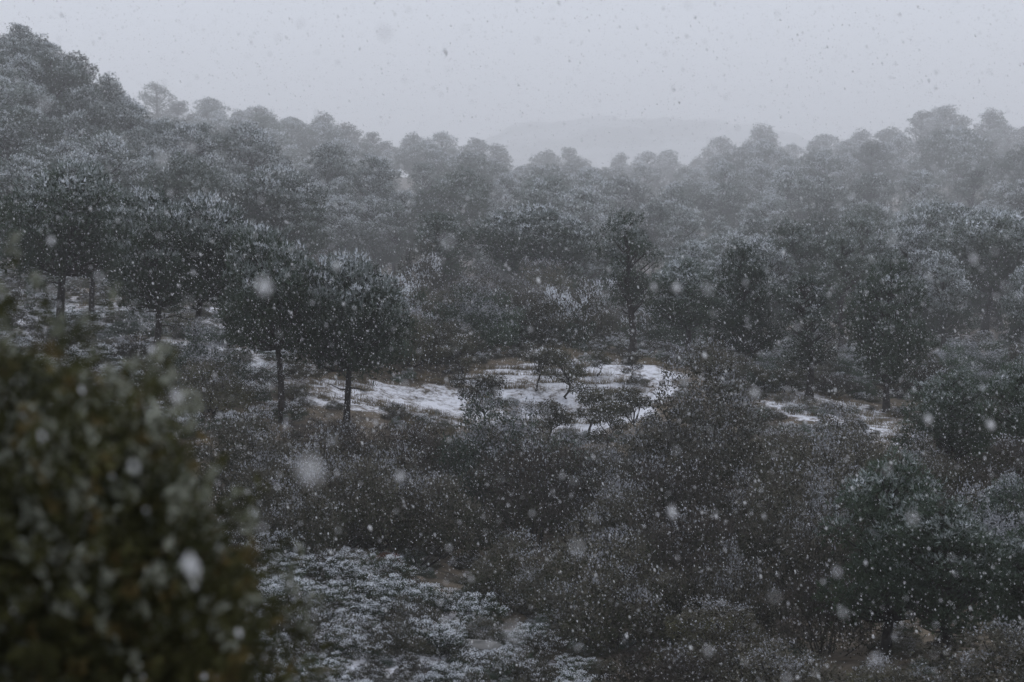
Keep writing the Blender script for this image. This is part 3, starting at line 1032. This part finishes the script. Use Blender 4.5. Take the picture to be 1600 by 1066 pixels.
# low scrub over all slopes the picture shows, kept off the open snow
u_ = r3.random(9000)
dep = 27 * (700 / 27.) ** u_
xx = (r3.uniform(-150, 1750, len(dep)) - 800) / F * dep
yy = dep.copy()
zz = ground_z(xx, yy)
px, py, dp = to_px(np.stack([xx, yy, zz], -1))
open_ = poly_mask(px, py, CLEAR1) | (poly_mask(px, py, CLEAR2) & (r3.random(len(px)) < .6))
thick_ = (dp > 150) & (r3.random(len(px)) < .8) | (dp < 66) & ~(poly_mask(px, py, NEAR_SNOW) & (dp < 53)) & (r3.random(len(px)) < .65)
keep = (~open_ & ~thick_) | (open_ & (r3.random(len(px)) < .08))
xx, yy, zz, px, py, dp = [a[keep] for a in (xx, yy, zz, px, py, dp)]
sz = r3.uniform(.25, .75, len(xx)) * np.interp(dp, [26, 68, 120, 700], [.5, .62, 1.1, 5.0])
kinds_ = ['heath', 'snowy_b', 'green', 'brown']
near_ = poly_mask(px, py, NEAR_SNOW) & (dp < 53)
which = np.where(near_, r3.choice(4, len(xx), p=[.5, .3, .1, .1]), np.where(dp < 66, r3.choice(4, len(xx), p=[.12, .03, .2, .65]), r3.choice(4, len(xx), p=[.3, .2, .2, .3])))
LABU = {'heath': 'brown snow-flecked ground scrub spread over the slopes', 'snowy_b': 'snow-dusted green-grey ground scrub spread over the slopes',
        'green': 'dark green ground scrub spread over the slopes', 'brown': 'brown leafy ground scrub spread over the slopes'}
for i, kd in enumerate(kinds_):
    s = which == i
    H_, R_ = SHRUBS[kd][2], SHRUBS[kd][3]
    sc_ = np.stack([sz[s] * .9 / R_, sz[s] * .9 / R_, sz[s] * .95 / H_], -1)
    instances('ground_scrub', np.stack([xx[s], yy[s], zz[s] - .03], -1), sc_, first_foliage(kd), LABU[kd], 'scrub', 90 + i)

# dry grass standing through the snow
gb = MB()
r4 = np.random.default_rng(82)
cnt = 0
for poly, k, lo, hi in ((CLEAR1, 1700, 70, 110), (CLEAR2, 500, 70, 110), (MID_SNOW, 300, 90, 140), (LEFT_SNOW, 400, 70, 120),
                        ([(560, 575), (700, 540), (900, 520), (900, 550), (700, 585), (600, 600)], 260, 80, 120), ([(600, 640), (760, 650), (700, 690), (620, 680)], 200, 70, 95)):
    xs, ys = [p[0] for p in poly], [p[1] for p in poly]
    qx, qy = r4.uniform(min(xs), max(xs), k), r4.uniform(min(ys), max(ys), k)
    ok = poly_mask(qx, qy, poly)
    for a, b2 in zip(qx[ok], qy[ok]):
        h_ = hit(a, b2)
        if h_ is None or not lo * .8 < h_[1] < hi: continue
        if fbm(np.array(h_[0][0] * .5), np.array(h_[0][1] * .5)) < .45: continue
        m_ = 26
        p = h_[0] + r4.normal(0, .09, (m_, 3)) * np.array([1.6, 1, 0])
        d = unit(np.array([0, 0, 1]) + r4.normal(0, .45, (m_, 3)))
        gb.tris(blades(r4, p, d, np.full(m_, r4.uniform(.12, .34)), .018), 0)
tag(link('dry_grass', gb.build('dry_grass', [M['grass']])), 'tufts of dry tan grass standing through the snow', 'grass', None, 'stuff')

# ------------------------------------------------------------------ falling snow
r5 = np.random.default_rng(83)
NF = 150000
u_ = r5.random(NF)
fd = (2.8 ** 2.7 + u_ * (60 ** 2.7 - 2.8 ** 2.7)) ** (1 / 2.7)
fx, fy = r5.uniform(-260, 1860, NF), r5.uniform(-180, 1240, NF)
fp = P(fx, fy, fd)
fr_ = .0037 * np.exp(r5.normal(0, .36, NF))
fr_ = np.where(fd < 9, np.minimum(fr_, .0048), fr_)
big = [(485, 738, 1.75, .0085), (413, 447, 2.9, .0085), (300, 884, 2.6, .010), (1058, 450, 5.0, .009), (1022, 448, 5.2, .0075), (373, 990, 4.2, .007),
       (900, 855, 2.6, .005), (805, 990, 2.0, .005), (80, 376, 4.6, .008), (298, 230, 4.2, .007), (254, 250, 3.2, .0055),
       (700, 378, 2.6, .0045), (1052, 803, 4.6, .008), (237, 547, 4.8, .009), (1450, 655, 5, .009), (525, 415, 5, .009), (625, 745, 4.2, .0075), (277, 620, 3.4, .0085),
       (1522, 404, 4.4, .007), (1548, 664, 5, .008), (600, 50, 2.8, .006), (1180, 615, 4.2, .007), (1395, 375, 3.9, .0065)]
bp_ = np.array(big)
keepf = np.ones(NF, bool)
for q in bp_[:3]:
    keepf &= ~((np.hypot(fx - q[0], fy - q[1]) < 25) & (fd < 6))
fp, fr_ = fp[keepf], fr_[keepf]
fp = np.concatenate([fp, P(bp_[:, 0], bp_[:, 1], bp_[:, 2])])
fr_ = np.concatenate([fr_, bp_[:, 3]])
fall = unit(np.array([.35, .1, -1.0]))
octa = np.array([[1, 0, 0], [-1, 0, 0], [0, 1, 0], [0, -1, 0], [0, 0, 1], [0, 0, -1]], float)
of = np.array([(0, 2, 4), (2, 1, 4), (1, 3, 4), (3, 0, 4), (2, 0, 5), (1, 2, 5), (3, 1, 5), (0, 3, 5)])
tet = np.array([[1, 1, 1], [1, -1, -1], [-1, 1, -1], [-1, -1, 1]], float) * .8
tf = np.array([(0, 1, 2), (0, 3, 1), (0, 2, 3), (1, 3, 2)])
fb_ = MB()
dist = np.linalg.norm(fp, axis=1)
for sel, V, Fc in ((dist < 16, octa, of), (dist >= 16, tet, tf)):
    k = int(sel.sum())
    v = V[None] * r5.uniform(.7, 1.3, (k, len(V), 1)) * fr_[sel][:, None, None]
    v = v + (v @ fall)[..., None] * fall * r5.uniform(0, 1.3, (k, 1, 1)) + fp[sel][:, None]
    fb_.mesh_part(v.reshape(-1, 3), (Fc[None] + (np.arange(k) * len(V))[:, None, None]).reshape(-1, 3), 0)
fm_ = M['flake'].node_tree
pb_ = fm_.nodes['Principled BSDF']
tl = fm_.nodes.new('ShaderNodeBsdfTranslucent'); tl.inputs[0].default_value = (.95, .96, .98, 1)
ms = fm_.nodes.new('ShaderNodeMixShader'); ms.inputs[0].default_value = .55
fm_.links.new(pb_.outputs[0], ms.inputs[1]); fm_.links.new(tl.outputs[0], ms.inputs[2])
tr_ = fm_.nodes.new('ShaderNodeBsdfTransparent')
m2_ = fm_.nodes.new('ShaderNodeMixShader'); m2_.inputs[0].default_value = .28   # loose porous flakes let light through
fm_.links.new(ms.outputs[0], m2_.inputs[1]); fm_.links.new(tr_.outputs[0], m2_.inputs[2])
fm_.links.new(m2_.outputs[0], next(n for n in fm_.nodes if n.type == 'OUTPUT_MATERIAL').inputs['Surface'])
tag(link('falling_snow', fb_.build('falling_snow', [M['flake']], True)), 'snowflakes drifting through the air over the valley', 'snow', None, 'stuff')

# ------------------------------------------------------------------ snowy haze
hb = bpy.data.meshes.new('haze')
lo = np.array([-4500, -550, min(GZ.min(), -16) - 1.5]); hi = np.array([4500, 6100, 176.0])
vv = [(x, y, z) for x in (lo[0], hi[0]) for y in (lo[1], hi[1]) for z in (lo[2], hi[2])]
hb.from_pydata(vv, [], [(0, 1, 3, 2), (4, 6, 7, 5), (0, 4, 5, 1), (2, 3, 7, 6), (0, 2, 6, 4), (1, 5, 7, 3)])
mz = bpy.data.materials.new('haze')
mz.use_nodes = True
mz.node_tree.nodes.clear()
vo = mz.node_tree.nodes.new('ShaderNodeOutputMaterial')
pv = mz.node_tree.nodes.new('ShaderNodeVolumePrincipled')
pv.inputs['Color'].default_value = (.98, .985, 1.0, 1)
pv.inputs['Density'].default_value = 0.00078
pv.inputs['Anisotropy'].default_value = 0.0
mz.node_tree.links.new(pv.outputs[0], vo.inputs['Volume'])
hb.materials.append(mz)
tag(link('haze', hb), 'pale snowy air filling the valley', 'haze', None, 'stuff')
